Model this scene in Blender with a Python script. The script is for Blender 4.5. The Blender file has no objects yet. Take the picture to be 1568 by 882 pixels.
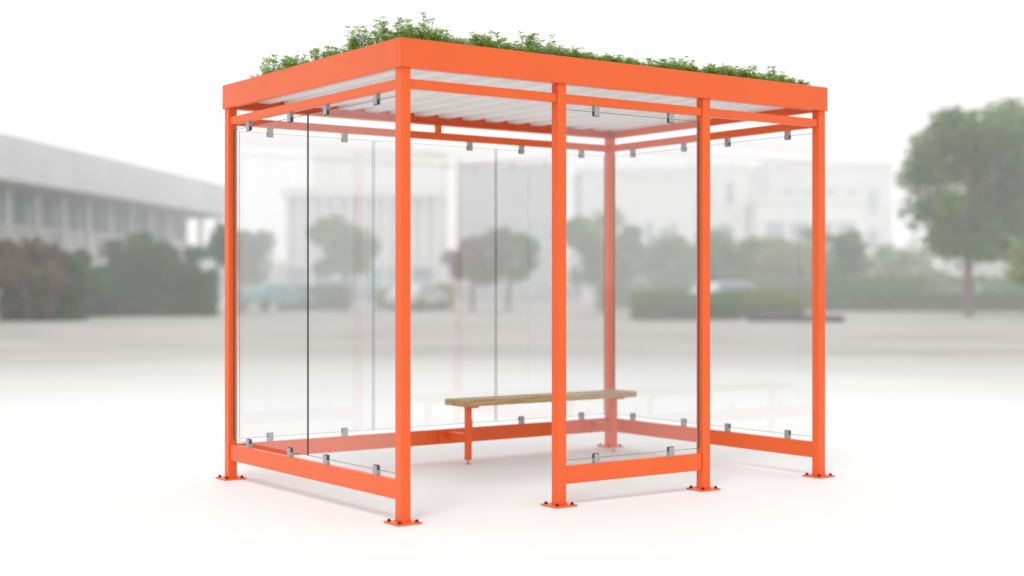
import bpy, bmesh, math, random
import numpy as np
from mathutils import Vector, Matrix
random.seed(7); rng=np.random.default_rng(7)
scene=bpy.context.scene
TH=math.radians(35.6)
RX,RY=math.cos(TH),-math.sin(TH)      # street frame: lateral axis
FX,FY=math.sin(TH),math.cos(TH)       # street frame: depth axis
CX,CY,CZ=-3.970,-6.547,1.27
def SF(s,d): return (CX+s*RX+d*FX, CY+s*RY+d*FY)

# ------------------------------------------------------------ materials
def nt(name):
    m=bpy.data.materials.new(name); m.use_nodes=True
    t=m.node_tree; b=t.nodes['Principled BSDF']; return m,t,b
def simple(name,col,rough=.6,metal=0.,var=.12,scale=6.,bump=0.,coat=0.,spec=.5):
    m,t,b=nt(name)
    tc=t.nodes.new('ShaderNodeTexCoord'); n=t.nodes.new('ShaderNodeTexNoise')
    n.inputs['Scale'].default_value=scale; n.inputs['Detail'].default_value=6
    t.links.new(tc.outputs['Object'],n.inputs['Vector'])
    r=t.nodes.new('ShaderNodeValToRGB')
    r.color_ramp.elements[0].position=.3; r.color_ramp.elements[1].position=.7
    r.color_ramp.elements[0].color=(*[c*(1-var) for c in col],1)
    r.color_ramp.elements[1].color=(*[min(1,c*(1+var)) for c in col],1)
    t.links.new(n.outputs['Fac'],r.inputs['Fac']); t.links.new(r.outputs['Color'],b.inputs['Base Color'])
    b.inputs['Roughness'].default_value=rough; b.inputs['Metallic'].default_value=metal
    b.inputs['Specular IOR Level'].default_value=spec
    if coat: b.inputs['Coat Weight'].default_value=coat; b.inputs['Coat Roughness'].default_value=.15
    if bump:
        bp=t.nodes.new('ShaderNodeBump'); bp.inputs['Strength'].default_value=bump; bp.inputs['Distance'].default_value=.002
        n2=t.nodes.new('ShaderNodeTexNoise'); n2.inputs['Scale'].default_value=scale*40
        t.links.new(tc.outputs['Object'],n2.inputs['Vector'])
        t.links.new(n2.outputs['Fac'],bp.inputs['Height']); t.links.new(bp.outputs['Normal'],b.inputs['Normal'])
    return m
def leafmat(name,cols,trans=.3):
    m,t,b=nt(name)
    g=t.nodes.new('ShaderNodeNewGeometry'); r=t.nodes.new('ShaderNodeValToRGB')
    el=r.color_ramp.elements
    while len(el)<len(cols): el.new(.5)
    for i,c in enumerate(cols):
        el[i].position=i/(len(cols)-1); el[i].color=(*c,1)
    t.links.new(g.outputs['Random Per Island'],r.inputs['Fac'])
    t.links.new(r.outputs['Color'],b.inputs['Base Color'])
    b.inputs['Roughness'].default_value=.65; b.inputs['Specular IOR Level'].default_value=.2
    tr=t.nodes.new('ShaderNodeBsdfTranslucent'); t.links.new(r.outputs['Color'],tr.inputs['Color'])
    mx=t.nodes.new('ShaderNodeMixShader'); mx.inputs[0].default_value=trans
    t.links.new(b.outputs[0],mx.inputs[1]); t.links.new(tr.outputs[0],mx.inputs[2])
    t.links.new(mx.outputs[0],t.nodes['Material Output'].inputs[0])
    return m
M_or=simple('orange_powder_coat',(.84,.122,.020),.34,0,.03,2.,.06,.10,.35)
M_clamp=simple('brushed_steel',(.40,.41,.42),.35,.7,.1,30)
M_rub=simple('rubber_gasket',(.04,.04,.04),.6)
M_bolt=simple('dark_bolt',(.03,.03,.03),.4,.6)
M_edge=simple('glass_edge',(.045,.055,.05),.2)
M_sheet=simple('corrugated_sheet',(.80,.80,.79),.45,.0,.04,3)
M_soil=simple('substrate',(.10,.08,.05),.9,0,.4,20)
M_mdl=leafmat('roof_leaf',[(.16,.30,.05),(.26,.43,.08),(.38,.55,.14),(.50,.62,.24)],.5)
M_stem=simple('stem',(.28,.38,.12),.7)
M_flower=simple('small_flower',(.75,.72,.6),.7)
M_leaf=leafmat('tree_leaf',[(.07,.15,.02),(.13,.24,.04),(.19,.29,.06),(.25,.33,.09)],.45)
M_leafd=leafmat('dark_leaf',[(.045,.11,.05),(.06,.15,.06),(.10,.19,.06),(.15,.22,.07)],.4)
M_leafr=leafmat('autumn_leaf',[(.16,.12,.06),(.23,.16,.08),(.26,.15,.09),(.15,.19,.07)],.4)
M_leafy=leafmat('yellow_leaf',[(.20,.28,.04),(.29,.35,.07),(.36,.38,.10),(.22,.31,.05)],.4)
M_purp=leafmat('purple_flower',[(.22,.09,.24),(.30,.14,.32),(.10,.16,.05),(.37,.2,.36)])
M_bark=simple('bark',(.24,.20,.16),.9,0,.3,8)
M_white=simple('white_render',(.80,.80,.79),.7,0,.05,.5)
M_lgrey=simple('light_grey_panel',(.68,.69,.70),.6,0,.08,.4)
M_mgrey=simple('grey_panel',(.42,.42,.43),.6,0,.1,.4)
M_win=simple('window_glass',(.14,.26,.28),.1,0,.4,.3)
M_winl=simple('pale_window_glass',(.34,.38,.40),.15,0,.25,.6)
M_dark=simple('soffit_panel',(.34,.34,.35),.7)
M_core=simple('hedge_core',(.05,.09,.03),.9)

M_wood,t,b=nt('bench_timber')
tc=t.nodes.new('ShaderNodeTexCoord'); mp=t.nodes.new('ShaderNodeMapping'); mp.inputs['Scale'].default_value=(1.5,30,30)
n=t.nodes.new('ShaderNodeTexNoise'); n.inputs['Scale'].default_value=2.5; n.inputs['Detail'].default_value=8
r=t.nodes.new('ShaderNodeValToRGB'); r.color_ramp.elements[0].color=(.32,.20,.075,1); r.color_ramp.elements[1].color=(.58,.41,.18,1)
r.color_ramp.elements[0].position=.35; r.color_ramp.elements[1].position=.65
t.links.new(tc.outputs['Object'],mp.inputs[0]); t.links.new(mp.outputs[0],n.inputs['Vector']); t.links.new(n.outputs['Fac'],r.inputs[0]); t.links.new(r.outputs[0],b.inputs['Base Color'])
b.inputs['Roughness'].default_value=.5

# thin architectural glass: transmission + Schlick reflection + a little white diffuse mixed in as a painted haze veil
M_glass=bpy.data.materials.new('clear_glass'); M_glass.use_nodes=True; t=M_glass.node_tree; t.nodes.clear()
o=t.nodes.new('ShaderNodeOutputMaterial'); mx=t.nodes.new('ShaderNodeMixShader'); mz=t.nodes.new('ShaderNodeMixShader')
tr=t.nodes.new('ShaderNodeBsdfTransparent'); tr.inputs[0].default_value=(.95,.953,.955,1)
gl=t.nodes.new('ShaderNodeBsdfGlossy'); gl.inputs['Roughness'].default_value=.0; gl.inputs[0].default_value=(.96,.97,.98,1)
df=t.nodes.new('ShaderNodeBsdfDiffuse'); df.inputs[0].default_value=(.85,.85,.86,1)
lw=t.nodes.new('ShaderNodeLayerWeight'); lw.inputs[0].default_value=.5
pw=t.nodes.new('ShaderNodeMath'); pw.operation='POWER'; pw.inputs[1].default_value=5
ma=t.nodes.new('ShaderNodeMath'); ma.operation='MULTIPLY_ADD'; ma.inputs[1].default_value=.9; ma.inputs[2].default_value=.09
mz.inputs[0].default_value=.04
t.links.new(tr.outputs[0],mz.inputs[1]); t.links.new(df.outputs[0],mz.inputs[2])
t.links.new(lw.outputs['Facing'],pw.inputs[0]); t.links.new(pw.outputs[0],ma.inputs[0]); t.links.new(ma.outputs[0],mx.inputs[0])
t.links.new(mz.outputs[0],mx.inputs[1]); t.links.new(gl.outputs[0],mx.inputs[2]); t.links.new(mx.outputs[0],o.inputs[0])

# ------------------------------------------------------------ helpers
def link(ob,parent=None):
    scene.collection.objects.link(ob)
    if parent is not None: ob.parent=parent
    return ob
def empty(name,loc=(0,0,0),rz=0):
    e=bpy.data.objects.new(name,None); e.location=loc; e.rotation_euler=(0,0,rz); e.empty_display_size=.2
    return link(e)
def boxes(name,lst,mat,parent=None,bevel=0.):
    V=[];F=[]
    for (x0,x1,y0,y1,z0,z1) in lst:
        k=len(V)
        V+=[(x0,y0,z0),(x1,y0,z0),(x1,y1,z0),(x0,y1,z0),(x0,y0,z1),(x1,y0,z1),(x1,y1,z1),(x0,y1,z1)]
        F+=[tuple(k+i for i in f) for f in [(0,3,2,1),(4,5,6,7),(0,1,5,4),(1,2,6,5),(2,3,7,6),(3,0,4,7)]]
    me=bpy.data.meshes.new(name); me.from_pydata(V,[],F); me.materials.append(mat)
    ob=link(bpy.data.objects.new(name,me),parent)
    if bevel:
        bv=ob.modifiers.new('bevel','BEVEL'); bv.width=bevel; bv.segments=2; bv.limit_method='ANGLE'
    return ob
def cyls(name,lst,mat,parent=None,seg=12):
    bm=bmesh.new()
    for (p0,p1,r0,r1) in lst:
        p0=Vector(p0);p1=Vector(p1);d=p1-p0
        q=d.to_track_quat('Z','Y').to_matrix().to_4x4()
        bmesh.ops.create_cone(bm,cap_ends=True,segments=seg,radius1=r0,radius2=r1,depth=d.length,matrix=Matrix.Translation((p0+p1)/2)@q)
    me=bpy.data.meshes.new(name); bm.to_mesh(me); bm.free(); me.materials.append(mat)
    return link(bpy.data.objects.new(name,me),parent)
def quadmesh(name,V,mat,parent):
    n=len(V); me=bpy.data.meshes.new(name)
    me.vertices.add(4*n); me.vertices.foreach_set('co',np.asarray(V,dtype=np.float32).reshape(-1))
    me.loops.add(4*n); me.loops.foreach_set('vertex_index',np.arange(4*n,dtype=np.int32))
    me.polygons.add(n); me.polygons.foreach_set('loop_start',np.arange(0,4*n,4,dtype=np.int32))
    me.polygons.foreach_set('loop_total',np.full(n,4,dtype=np.int32))
    me.update(calc_edges=True); me.materials.append(mat)
    return link(bpy.data.objects.new(name,me),parent)
def leaves(name,P,size,mat,parent=None):
    n=len(P); u=rng.normal(size=(n,3)); u/=np.linalg.norm(u,axis=1)[:,None]
    w=rng.normal(size=(n,3)); w-= (w*u).sum(1)[:,None]*u; w/=np.linalg.norm(w,axis=1)[:,None]
    s=size*(.6+.8*rng.random(n))[:,None]
    V=np.empty((n,4,3)); V[:,0]=P-u*s; V[:,1]=P+w*s*.5; V[:,2]=P+u*s; V[:,3]=P-w*s*.5
    return quadmesh(name,V,mat,parent)

# ------------------------------------------------------------ bus shelter
L,W=3.23,2.18
S=.031
sh=empty('bus_shelter')
posts=[(0,0),(1.051,0),(2.185,0),(L,0),(0,W),(L,W)]
for i,(x,y) in enumerate(posts):
    boxes('post_%d'%(i+1),[(x-S,x+S,y-S,y+S,.012,2.436)],M_or,sh,.004)
    boxes('base_plate_%d'%(i+1),[(x-.076,x+.076,y-.076,y+.076,.0,.011)],M_or,sh,.002)
    boxes('weld_collar_%d'%(i+1),[(x-S-.004,x+S+.004,y-S-.004,y+S+.004,.0112,.017)],M_or,sh,.002)
    bl=[]
    for a in(-1,1):
        for c in(-1,1):
            bx,by=x+a*.054,y+c*.054
            bl+=[((bx,by,.009),(bx,by,.014),.013,.013),((bx,by,.014),(bx,by,.024),.009,.008)]
    cyls('anchor_bolts_%d'%(i+1),bl,M_bolt,sh,10)
RT=.02
zt0,zt1=2.328,2.380; zb0,zb1=.125,.230
def railx(n,x0,x1,y,z0,z1): boxes(n,[(x0+S,x1-S,y-RT,y+RT,z0,z1)],M_or,sh,.004)
def raily(n,x,z0,z1): boxes(n,[(x-RT,x+RT,S,W-S,z0,z1)],M_or,sh,.004)
railx('top_rail_front_a',0,1.051,0,zt0,zt1); railx('top_rail_front_b',1.051,2.185,0,zt0,zt1); railx('top_rail_front_c',2.185,L,0,zt0,zt1)
railx('top_rail_back',0,L,W,zt0,zt1); raily('top_rail_side_a',0,zt0,zt1); raily('top_rail_side_b',L,zt0,zt1)
railx('bottom_rail_front',1.051,2.185,0,zb0,zb1); railx('bottom_rail_back',0,L,W,zb0,zb1)
raily('bottom_rail_side_a',0,zb0,zb1); raily('bottom_rail_side_b',L,zb0,zb1)
boxes('rail_stub',[(1.6,1.64,W-.018,W+.018,zt1,2.436)],M_or,sh,.003)
O=.042; T=.03; f0,f1=2.435,2.592
boxes('roof_fascia',[(-O,L+O,-O,-O+T,f0,f1),(-O,L+O,W+O-T,W+O,f0,f1)],M_or,sh,.003)
boxes('roof_fascia_ends',[(-O,-O+T,-O+T,W+O-T,f0,f1),(L+O-T,L+O,-O+T,W+O-T,f0,f1)],M_or,sh,.003)
boxes('fascia_lip',[(-O+T,L+O-T,-O+T,-O+T+.03,f0+.002,f0+.008),(-O+T,L+O-T,W+O-T-.03,W+O-T,f0+.002,f0+.008)],M_or,sh)
V=[];F=[]; x=-O+T; xe=L+O-T; pitch=.205; pr=[]
while x<xe:
    for dx,z in((0,2.488),(.085,2.488),(.115,2.532),(.175,2.532)):
        if x+dx<xe: pr.append((x+dx,z))
    x+=pitch
pr.append((xe,2.488))
y0,y1=-O+T+.001,W+O-T-.012
for (xx,z) in pr: V+=[(xx,y0,z),(xx,y1,z)]
for i in range(len(pr)-1): F.append((2*i,2*i+2,2*i+3,2*i+1))
me=bpy.data.meshes.new('roof_deck'); me.from_pydata(V,[],F); me.materials.append(M_sheet)
dk=link(bpy.data.objects.new('roof_deck',me),sh)
boxes('substrate_tray',[(-O+T+.002,L+O-T-.002,-O+T+.002,W+O-T-.002,2.540,2.583)],M_soil,sh)
zg0,zg1=.262,2.292
gi=0; cl=[]; gk=[]
def pane(a0,a1,axis,c,h=.0045):
    global gi; gi+=1
    if axis=='x': vs=[(a0,c,zg0),(a1,c,zg0),(a1,c,zg1),(a0,c,zg1)]
    else: vs=[(c,a0,zg0),(c,a1,zg0),(c,a1,zg1),(c,a0,zg1)]
    me=bpy.data.meshes.new('glass_pane_%d'%gi); me.from_pydata(vs,[],[(0,1,2,3)]); me.materials.append(M_glass)
    link(bpy.data.objects.new('glass_pane_%d'%gi,me),sh)
    e=.002; q=[]
    for (b0,b1,z0,z1) in((a0-e,a0,zg0,zg1),(a1,a1+e,zg0,zg1),(a0-e,a1+e,zg1,zg1+e),(a0-e,a1+e,zg0-e,zg0)):
        q.append((b0,b1,c-h,c+h,z0,z1) if axis=='x' else (c-h,c+h,b0,b1,z0,z1))
    boxes('glass_edge_%d'%gi,q,M_edge,sh)
    wdt=a1-a0
    def add(lst,m,hw,ht,z0,z1): lst.append((m-hw,m+hw,c-ht,c+ht,z0,z1) if axis=='x' else (c-ht,c+ht,m-hw,m+hw,z0,z1))
    for fr in(.22,.78):
        m=a0+wdt*fr
        add(cl,m,.0195,.0135,zg1-.022,zt0+.001); add(cl,m,.0195,.0135,zb1-.001,zg0+.022)
        add(gk,m,.0215,.0065,zg1-.0245,zg1+.004); add(gk,m,.0215,.0065,zg0-.004,zg0+.0245)
g=.006
pane(S+.02,1.09-g/2,'y',0); pane(1.09+g/2,W-S-.02,'y',0)
pane(S+.02,1.09-g/2,'y',L); pane(1.09+g/2,W-S-.02,'y',L)
pane(S+.03,1.08-.008,'x',W,.0025); pane(1.08+.008,2.13-.008,'x',W,.0025); pane(2.13+.008,L-S-.03,'x',W,.0025)
pane(1.051+S+.012,2.185-S-.012,'x',0)
boxes('glass_clamps',cl,M_clamp,sh,.0015); boxes('clamp_gaskets',gk,M_rub,sh)

# ------------------------------------------------------------ bench
be=empty('park_bench',(1.585,1.80,0))
bl=1.60
boxes('seat_slats',[(0,bl,0,.115,.420,.464),(0,bl,.127,.242,.420,.464)],M_wood,be,.005)
for i,x in enumerate((.115,1.46)):
    boxes('leg_%d'%(i+1),[(x-.02,x+.02,.09,.13,.03,.407)],M_or,be,.003)
    boxes('seat_bracket_%d'%(i+1),[(x-.025,x+.025,.01,.232,.407,.4195)],M_or,be,.002)
    boxes('wall_arm_%d'%(i+1),[(x-.02,x+.02,.131,.345,.165,.215)],M_or,be,.003)
    boxes('arm_plate_%d'%(i+1),[(x-.09,x+.09,.346,.3585,.135,.222)],M_or,be,.002)
    cyls('foot_%d'%(i+1),[((x,.11,.0),(x,.11,.008),.018,.018),((x,.11,.008),(x,.11,.04),.007,.007)],M_clamp,be)

# ------------------------------------------------------------ green roof planting
pl=empty('roof_plants')
LV=[];SVv=[]; FV=[]
Z0=2.582
def leaf(base,d,ln,wd):
    d=d/math.sqrt(d@d); s=np.array([d[1],-d[0],0.]); q=math.sqrt(s@s)
    s=s/q if q>1e-3 else np.array([1.,0,0]); up=np.array([s[1]*d[2]-s[2]*d[1],s[2]*d[0]-s[0]*d[2],s[0]*d[1]-s[1]*d[0]])
    m=base+d*ln*.5+up*ln*.08
    LV.append((base,m+s*wd,base+d*ln,m-s*wd))
def stem(p0,p1,w):
    s=np.array([w*RX,w*RY,0]); SVv.append((p0-s,p0+s,p1+s*.4,p1-s*.4))
def plant(x,y,h,n,big,flower=.0):
    for i in range(n):
        a=rng.random()*6.283; tilt=rng.random()*.6
        p0=np.array([x+rng.normal()*.012,y+rng.normal()*.012,Z0]); hh=h*(.6+.5*rng.random())
        tip=p0+np.array([math.cos(a)*math.sin(tilt),math.sin(a)*math.sin(tilt),math.cos(tilt)])*hh
        tip[0]=max(tip[0],-.03); tip[1]=max(tip[1],-.03)
        stem(p0,tip,.0012)
        nl=int(2+hh/.024)
        for j in range(nl):
            f=.3+.7*(j+.5)/nl; q=p0+(tip-p0)*f; b=rng.random()*6.283
            for kk in range(2):
                b+=3.14; el=rng.random()*.7
                leaf(q,np.array([math.cos(b)*math.cos(el),math.sin(b)*math.cos(el),math.sin(el)]),big*(.7+.7*rng.random()),big*.15)
        for kk in range(6):
            b=kk*1.047+rng.random()*.5
            leaf(tip,np.array([math.cos(b),math.sin(b),.2+.4*rng.random()]),big*(.7+.5*rng.random()),big*.16)
        if rng.random()<flower:
            for kk in range(4):
                c=tip+rng.normal(size=3)*.006; c[2]+=.006; q=.004
                FV.append((c+[-q,0,0],c+[0,-q,q*.4],c+[q,0,0],c+[0,q,-q*.4]))
def patch(x,y): return .5+.5*math.sin(x*4.3+y*3.3)*math.sin(x*9.3-y*4.1+1.)
for i in range(400):
    x=rng.random()*(L-.12)+.06; y=.25+rng.random()*(W-.6)
    plant(x,y,.04+.07*patch(x,y)*rng.random(),2,.024)
for i in range(950):
    x=.10+rng.random()*(L-.16); y=.0+rng.random()*.22
    plant(x,y,.032+.055*patch(x,y)*(.4+.8*rng.random()),2,.019,.06)
for i in range(420):
    y=.0+rng.random()*1.86; x=.0+rng.random()*.2
    k=.3+.7*(.5+.5*math.sin(y*8.1+.9))
    plant(x,y,.018+.05*k*rng.random(),2,.018,.04)
for (x,y,h,c,sp) in[(.12,.10,.135,15,.09),(.22,.12,.10,12,.09),(.06,.30,.09,7,.07),(.05,.50,.125,11,.06),(.05,.60,.08,5,.06),(.05,.95,.075,8,.06),(.06,1.33,.085,8,.08),(.06,1.50,.11,12,.08),(.06,1.70,.06,7,.07),
    (.38,.12,.075,7,.06),(.50,.12,.09,9,.08),(.68,.14,.105,10,.08),(.95,.12,.13,10,.045),(1.2,.14,.07,8,.10),(1.45,.15,.075,7,.09),(1.62,.15,.075,6,.06),(1.85,.15,.08,8,.12),(2.08,.15,.10,10,.09),(2.3,.15,.085,8,.1),
    (2.5,.15,.095,9,.08),(2.72,.15,.10,10,.08),(2.9,.15,.115,11,.07),(3.05,.15,.07,8,.06)]:
    for i in range(c):
        plant(min(L-.04,x+rng.normal()*sp*.8),max(.01,y+rng.normal()*sp*.5),h*(.6+.6*rng.random()),3,.030,.12)
for i in range(800):
    x=.06+rng.random()*(L-.14); y=.01+rng.random()*.5
    p0=np.array([x,y,Z0]); h=.03+.055*rng.random()
    if abs(x-1.78)<.07 : h*=2.0
    stem(p0,p0+np.array([rng.normal()*.018,rng.normal()*.015,h]),.0011)
quadmesh('foliage',np.array(LV),M_mdl,pl); quadmesh('stems',np.array(SVv),M_stem,pl); quadmesh('flowers',np.array(FV),M_flower,pl)

# ------------------------------------------------------------ trees / hedges
def tree(s,d,h,cw,ch,mat,n=5000,trunk=.16,name='broadleaf_tree',size=.16,nc=18,full=0.):
    x,y=SF(s,d); e=empty(name,(x,y,0),rng.random()*6)
    zc=h-ch/2
    cy=[((0,0,0),(0.05,.05,h-ch*.75),trunk,trunk*.75),((0.05,.05,h-ch*.75),(.0,.1,h-ch*.3),trunk*.75,trunk*.3)]
    cent=[]
    for i in range(nc):
        a=rng.random()*6.283; rr=math.sqrt(rng.random())*cw*.42; z=zc+(rng.random()-.5)*ch*(.72+full*.1)
        k=max(.3,1-((z-zc)/(ch*.5))**2)**.5
        c=(rr*k*math.cos(a),rr*k*math.sin(a),z); cent.append(c)
        if i<9: cy.append(((.03,.05,h-ch*(.8-.3*rng.random())),c,trunk*.4,trunk*.08))
    cyls('trunk_and_limbs',cy,M_bark,e,8)
    P=[]
    for c in cent:
        m=n//nc; r=(.10+.13*rng.random())*cw
        v=rng.normal(size=(m,3)); v/=np.linalg.norm(v,axis=1)[:,None]
        v*=(r*rng.random(m)**.6)[:,None]; v[:,2]*=max(.85*min(1.,ch/cw),full)
        P.append(v+np.array(c))
    leaves('crown',np.vstack(P),size,mat,e)
def hedge(s0,s1,d,dep,z0,z1,mat,name='hedge',n=4000,size=.10,lump=.12):
    x,y=SF((s0+s1)/2,d); e=empty(name,(x,y,0),-TH); w=(s1-s0)/2
    P=np.column_stack([rng.uniform(-w,w,n),rng.uniform(-dep/2,dep/2,n),rng.random(n)**.8])
    top=z1*(1-lump+2*lump*(.5+.5*np.sin(P[:,0]*1.7+s0)*np.sin(P[:,0]*.61+1)))
    P[:,2]=z0+P[:,2]*(top-z0)
    leaves('leaf_mass',P,size,mat,e)
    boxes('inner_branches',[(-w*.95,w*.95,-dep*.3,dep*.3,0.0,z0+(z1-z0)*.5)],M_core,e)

tree(-8.2,70,4.9,3.8,3.4,M_leaf,4200,.12,nc=24)
tree(-2.0,72,4.0,3.4,2.8,M_leafr,3000,.12,nc=24); tree(-.2,74,4.3,3.6,3.0,M_leaf,3600,.12,nc=24)
tree(19.2,60,8.7,5.8,6.6,M_leaf,11000,.2,size=.16,nc=40,full=.9)
tree(22.8,63,9.4,6.0,7.2,M_leaf,10000,.2,size=.16,nc=36,full=.9)
tree(4.2,66,4.9,4.4,3.9,M_leaf,4200,.13,nc=24)
tree(7.4,70,4.0,4.2,3.2,M_leaf,4000,.13,nc=24)
tree(10.6,73,4.7,4.6,3.6,M_leaf,4200,.13,nc=24)
tree(14.2,75,4.0,4.8,3.2,M_leafy,4200,.13,nc=24)
tree(17.3,78,4.6,4.6,3.6,M_leaf,4200,.13,nc=24)
tree(20.4,55,3.3,3.4,2.2,M_leafy,2500,.08,size=.11); tree(22.8,57,3.0,2.8,2.0,M_leaf,2400,.08,size=.12)
for (s,d,h,m) in((-12.6,66,4.2,M_leafd),(-14.7,61,3.5,M_leafd),(-16.6,64,3.9,M_leafd),(-18.0,58,2.9,M_leafd),(-17.6,52,3.1,M_leafr)):
    tree(s,d,h,3.4,3.1,m,3600,.12,nc=26)
hedge(-18.9,-12.4,60,1.4,0,2.1,M_leafd,n=6500,size=.12,lump=.22); hedge(-18.9,-15.9,53,1.2,0,1.9,M_leafd,n=4000,size=.11,lump=.22)
hedge(-12.2,-8.6,76,1.2,0,1.3,M_leafd,n=2500,size=.11); hedge(-7.4,-3.2,78,1.2,0,1.1,M_leafy,n=2500,size=.11,lump=.3)
hedge(4.6,24,82,2,0,3.2,M_leaf,n=8000,size=.16,lump=.2)
hedge(4.5,8.6,54,2.0,0,1.02,M_leaf,n=5000,size=.07,lump=.04)
hedge(8.7,11.6,57,1.6,0,1.05,M_leafy,'flowering_shrub',n=3000,size=.08)
hedge(8.4,11.8,51,1.0,0,.22,M_purp,'flower_bed',n=2500,size=.05)
hedge(12,28,72,2,0,1.8,M_leaf,n=6000,size=.12)
hedge(-70,70,150,4,0,5.0,M_leafd,'distant_tree_row',n=10000,size=.5,lump=.3)

# ------------------------------------------------------------ buildings
def bld(name,s,d,rz=0.):
    x,y=SF(s,d); return empty(name,(x,y,0),-TH+rz)
e=bld('pavilion_building',-21.2,42,math.atan2(42,4.2)); Ln=42.4
boxes('roof_slab',[(-3,Ln+.5,-.6,16,5.35,7.1)],M_lgrey,e,.03)
boxes('soffit',[(-2.9,Ln+.4,-.5,2.5,5.25,5.34)],M_dark,e)
boxes('glass_wall',[(0,Ln,2.5,2.7,.3,5.24)],M_win,e)
boxes('plinth',[(0,Ln,2.3,15,0,.3)],M_lgrey,e)
boxes('mullions',[(i*1.4,i*1.4+.12,2.36,2.49,.3,5.24) for i in range(31)],M_white,e)
boxes('transom',[(0,Ln,2.38,2.485,3.75,3.95)],M_white,e)
boxes('window_blinds',[(i*1.4+.2,i*1.4+1.3,2.44,2.48,.9 if i%4==1 else .31,3.7) for i in range(30) if i%5!=2],M_white,e)
boxes('columns',[(i*2.8,i*2.8+.26,1.2,1.45,0,5.25) for i in range(16)],M_white,e,.02)
e=bld('fin_facade_building',-14.5,92)
boxes('core',[(0,9.6,0,10,0,7.0)],M_lgrey,e); boxes('roof',[(-.3,9.9,-.6,10.2,7.0,7.6)],M_white,e,.03)
boxes('fins',[(i*.8,i*.8+.22,-.5,-.02,2.6,6.99) for i in range(13)],M_white,e)
boxes('windows',[(i*1.6+.1,i*1.6+1.4,-.06,-.01,.3,2.4) for i in range(6)],M_win,e)
def office(name,s,d,w,h,dep,wall,fl=3.4,bay=1.8,roof=M_white,winw=.62,win=M_winl):
    e=bld(name,s,d)
    boxes('walls',[(0,w,0,dep,0,h)],wall,e); boxes('parapet',[(-.15,w+.15,-.15,dep+.1,h,h+.5)],roof,e,.02)
    q=[];k=int(h//fl); nb=int(w//bay)
    for i in range(k):
        for j in range(nb):
            x0=(w-nb*bay)/2+j*bay; q.append((x0+bay*(1-winw)/2,x0+bay*(1+winw)/2,-.05,-.01,i*fl+.9,i*fl+2.7))
    boxes('windows',q,win,e)
    boxes('sills',[(a-.08,b_+.08,-.16,-.052,z0-.12,z0-.01) for (a,b_,_,_,z0,_) in q],roof,e)
    return e
office('office_building',-4.0,105,7.6,10.2,12,M_mgrey,bay=2.1)
office('office_building',-17,122,11,12.4,12,M_white,bay=2.4,winw=.4)
office('office_building',5.2,108,8.6,9.8,12,M_white,roof=M_white,winw=.4)
office('apartment_building',14.0,112,4.4,10.4,12,M_white,winw=.3)
office('office_building',18.6,108,8.0,7.6,12,M_white,winw=.8)
office('office_building',22.0,122,10.5,11.6,12,M_lgrey,winw=.5)

# ------------------------------------------------------------ cars
def car(s,d,rz,col):
    x,y=SF(s,d); e=empty('parked_car',(x,y,0),-TH+rz)
    pm=simple('car_paint',col,.3,.2,.02,2,0,.6)
    prof=[(-2.1,.35),(-2.15,.7),(-1.95,.92),(-1.55,.98),(-1.0,1.42),(.55,1.45),(1.15,.98),(1.95,.85),(2.15,.62),(2.12,.33)]
    V=[];F=[];n=len(prof)
    for yy in(-.86,.86): V+=[(a,yy*(.82 if z>1.2 else 1),z) for a,z in prof]
    F=[tuple(range(n-1,-1,-1)),tuple(range(n,2*n))]+[(i,(i+1)%n,n+(i+1)%n,n+i) for i in range(n)]
    me=bpy.data.meshes.new('body'); me.from_pydata(V,[],F); me.materials.append(pm); o=link(bpy.data.objects.new('body',me),e)
    bv=o.modifiers.new('b','BEVEL'); bv.width=.06; bv.segments=3
    V=[];F=[]
    for sg in(-1,1):
        k=len(V); V+=[(-1.3,sg*.87,1.0),(.95,sg*.87,1.0),(.45,sg*.75,1.36),(-.93,sg*.75,1.36)]; F.append((k,k+1,k+2,k+3))
    me=bpy.data.meshes.new('windows'); me.from_pydata(V,[],F); me.materials.append(M_win); link(bpy.data.objects.new('windows',me),e)
    cyls('wheels',[((a,c*.72,.32),(a,c*.9,.32),.32,.32) for a in(-1.3,1.3) for c in(-1,1)],M_bolt,e,20)
car(-12.2,73,.9,(.12,.40,.40)); car(-5.0,75,1.2,(.65,.65,.65)); car(9.4,62,.5,(.6,.6,.62))

# ------------------------------------------------------------ ground
me=bpy.data.meshes.new('ground'); G=1500
me.from_pydata([(-G,-G,0),(G,-G,0),(G,G,0),(-G,G,0)],[],[(0,1,2,3)])
gm,t,b=nt('pale_plaza')
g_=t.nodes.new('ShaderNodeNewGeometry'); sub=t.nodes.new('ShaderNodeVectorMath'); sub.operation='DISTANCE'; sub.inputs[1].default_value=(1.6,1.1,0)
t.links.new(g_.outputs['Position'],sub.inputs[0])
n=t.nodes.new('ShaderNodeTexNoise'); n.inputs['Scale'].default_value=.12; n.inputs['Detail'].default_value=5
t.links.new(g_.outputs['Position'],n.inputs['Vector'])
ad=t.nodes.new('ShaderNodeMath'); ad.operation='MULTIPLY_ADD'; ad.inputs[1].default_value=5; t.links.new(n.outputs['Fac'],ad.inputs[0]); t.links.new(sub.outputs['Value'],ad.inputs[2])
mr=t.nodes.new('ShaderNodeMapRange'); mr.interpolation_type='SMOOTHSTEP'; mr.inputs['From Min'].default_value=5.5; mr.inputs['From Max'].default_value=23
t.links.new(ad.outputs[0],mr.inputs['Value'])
n2=t.nodes.new('ShaderNodeTexNoise'); n2.inputs['Scale'].default_value=.22; n2.inputs['Detail'].default_value=6; t.links.new(g_.outputs['Position'],n2.inputs['Vector'])
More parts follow.
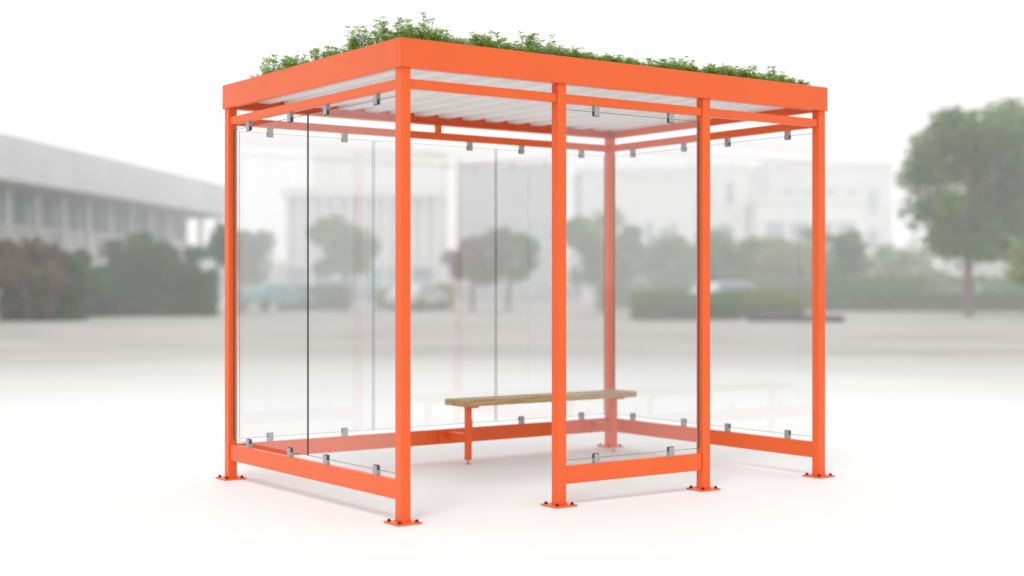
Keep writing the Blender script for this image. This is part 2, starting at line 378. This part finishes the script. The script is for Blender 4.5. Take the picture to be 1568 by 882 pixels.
r=t.nodes.new('ShaderNodeValToRGB'); r.color_ramp.elements[0].color=(.40,.385,.36,1); r.color_ramp.elements[1].color=(.50,.485,.455,1); r.color_ramp.elements[0].position=.38; r.color_ramp.elements[1].position=.62
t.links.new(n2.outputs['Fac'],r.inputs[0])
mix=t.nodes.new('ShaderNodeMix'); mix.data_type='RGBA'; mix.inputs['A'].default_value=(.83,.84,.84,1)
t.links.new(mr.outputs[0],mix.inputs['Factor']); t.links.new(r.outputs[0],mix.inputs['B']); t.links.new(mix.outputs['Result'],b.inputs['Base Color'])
b.inputs['Roughness'].default_value=.65
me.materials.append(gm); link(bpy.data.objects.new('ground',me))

# ------------------------------------------------------------ haze over the far square
x,y=SF(0,115)
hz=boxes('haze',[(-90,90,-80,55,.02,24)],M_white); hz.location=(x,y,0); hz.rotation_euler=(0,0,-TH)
hm=bpy.data.materials.new('haze'); hm.use_nodes=True; t=hm.node_tree; t.nodes.clear()
o=t.nodes.new('ShaderNodeOutputMaterial'); vs=t.nodes.new('ShaderNodeVolumeScatter'); vs.inputs['Color'].default_value=(1,1,1,1); vs.inputs['Density'].default_value=.0078
em=t.nodes.new('ShaderNodeEmission'); em.inputs['Strength'].default_value=.0042  # added glow inside the haze, stands in for light scattered many times
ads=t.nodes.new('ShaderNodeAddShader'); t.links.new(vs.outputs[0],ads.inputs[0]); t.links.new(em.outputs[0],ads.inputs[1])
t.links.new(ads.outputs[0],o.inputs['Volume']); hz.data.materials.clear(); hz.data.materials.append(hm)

# ------------------------------------------------------------ light
w=bpy.data.worlds.new('World'); scene.world=w; w.use_nodes=True; t=w.node_tree; bg=t.nodes['Background']
EL=math.radians(58); AZ=math.radians(230)
sk=t.nodes.new('ShaderNodeTexSky'); sk.sky_type='NISHITA'; sk.sun_disc=False; sk.sun_elevation=EL; sk.sun_rotation=AZ
mx=t.nodes.new('ShaderNodeMix'); mx.data_type='RGBA'; mx.inputs['Factor'].default_value=.92; mx.inputs['B'].default_value=(11.4,11.35,11.2,1)
t.links.new(sk.outputs[0],mx.inputs['A']); t.links.new(mx.outputs['Result'],bg.inputs[0]); bg.inputs[1].default_value=.1
sl=bpy.data.lights.new('sun','SUN'); sl.energy=.9; sl.angle=math.radians(13); sl.color=(1,.97,.93)
so=link(bpy.data.objects.new('sun',sl)); sd=Vector((math.sin(AZ)*math.cos(EL),math.cos(AZ)*math.cos(EL),math.sin(EL)))
so.rotation_euler=sd.to_track_quat('Z','Y').to_euler(); so.location=(0,0,30)

# ------------------------------------------------------------ camera
cam=bpy.data.cameras.new('camera'); cam.lens=50.2; cam.sensor_width=36; cam.clip_end=4000
cam.shift_y=(441-438)/1568*-1
cam.dof.use_dof=True; cam.dof.focus_distance=8.6; cam.dof.aperture_fstop=.78
co=link(bpy.data.objects.new('camera',cam)); co.location=(CX,CY,CZ); co.rotation_euler=(math.pi/2,0,-TH)
scene.camera=co
scene.view_settings.view_transform='Standard'; scene.view_settings.look='None'; scene.view_settings.exposure=0
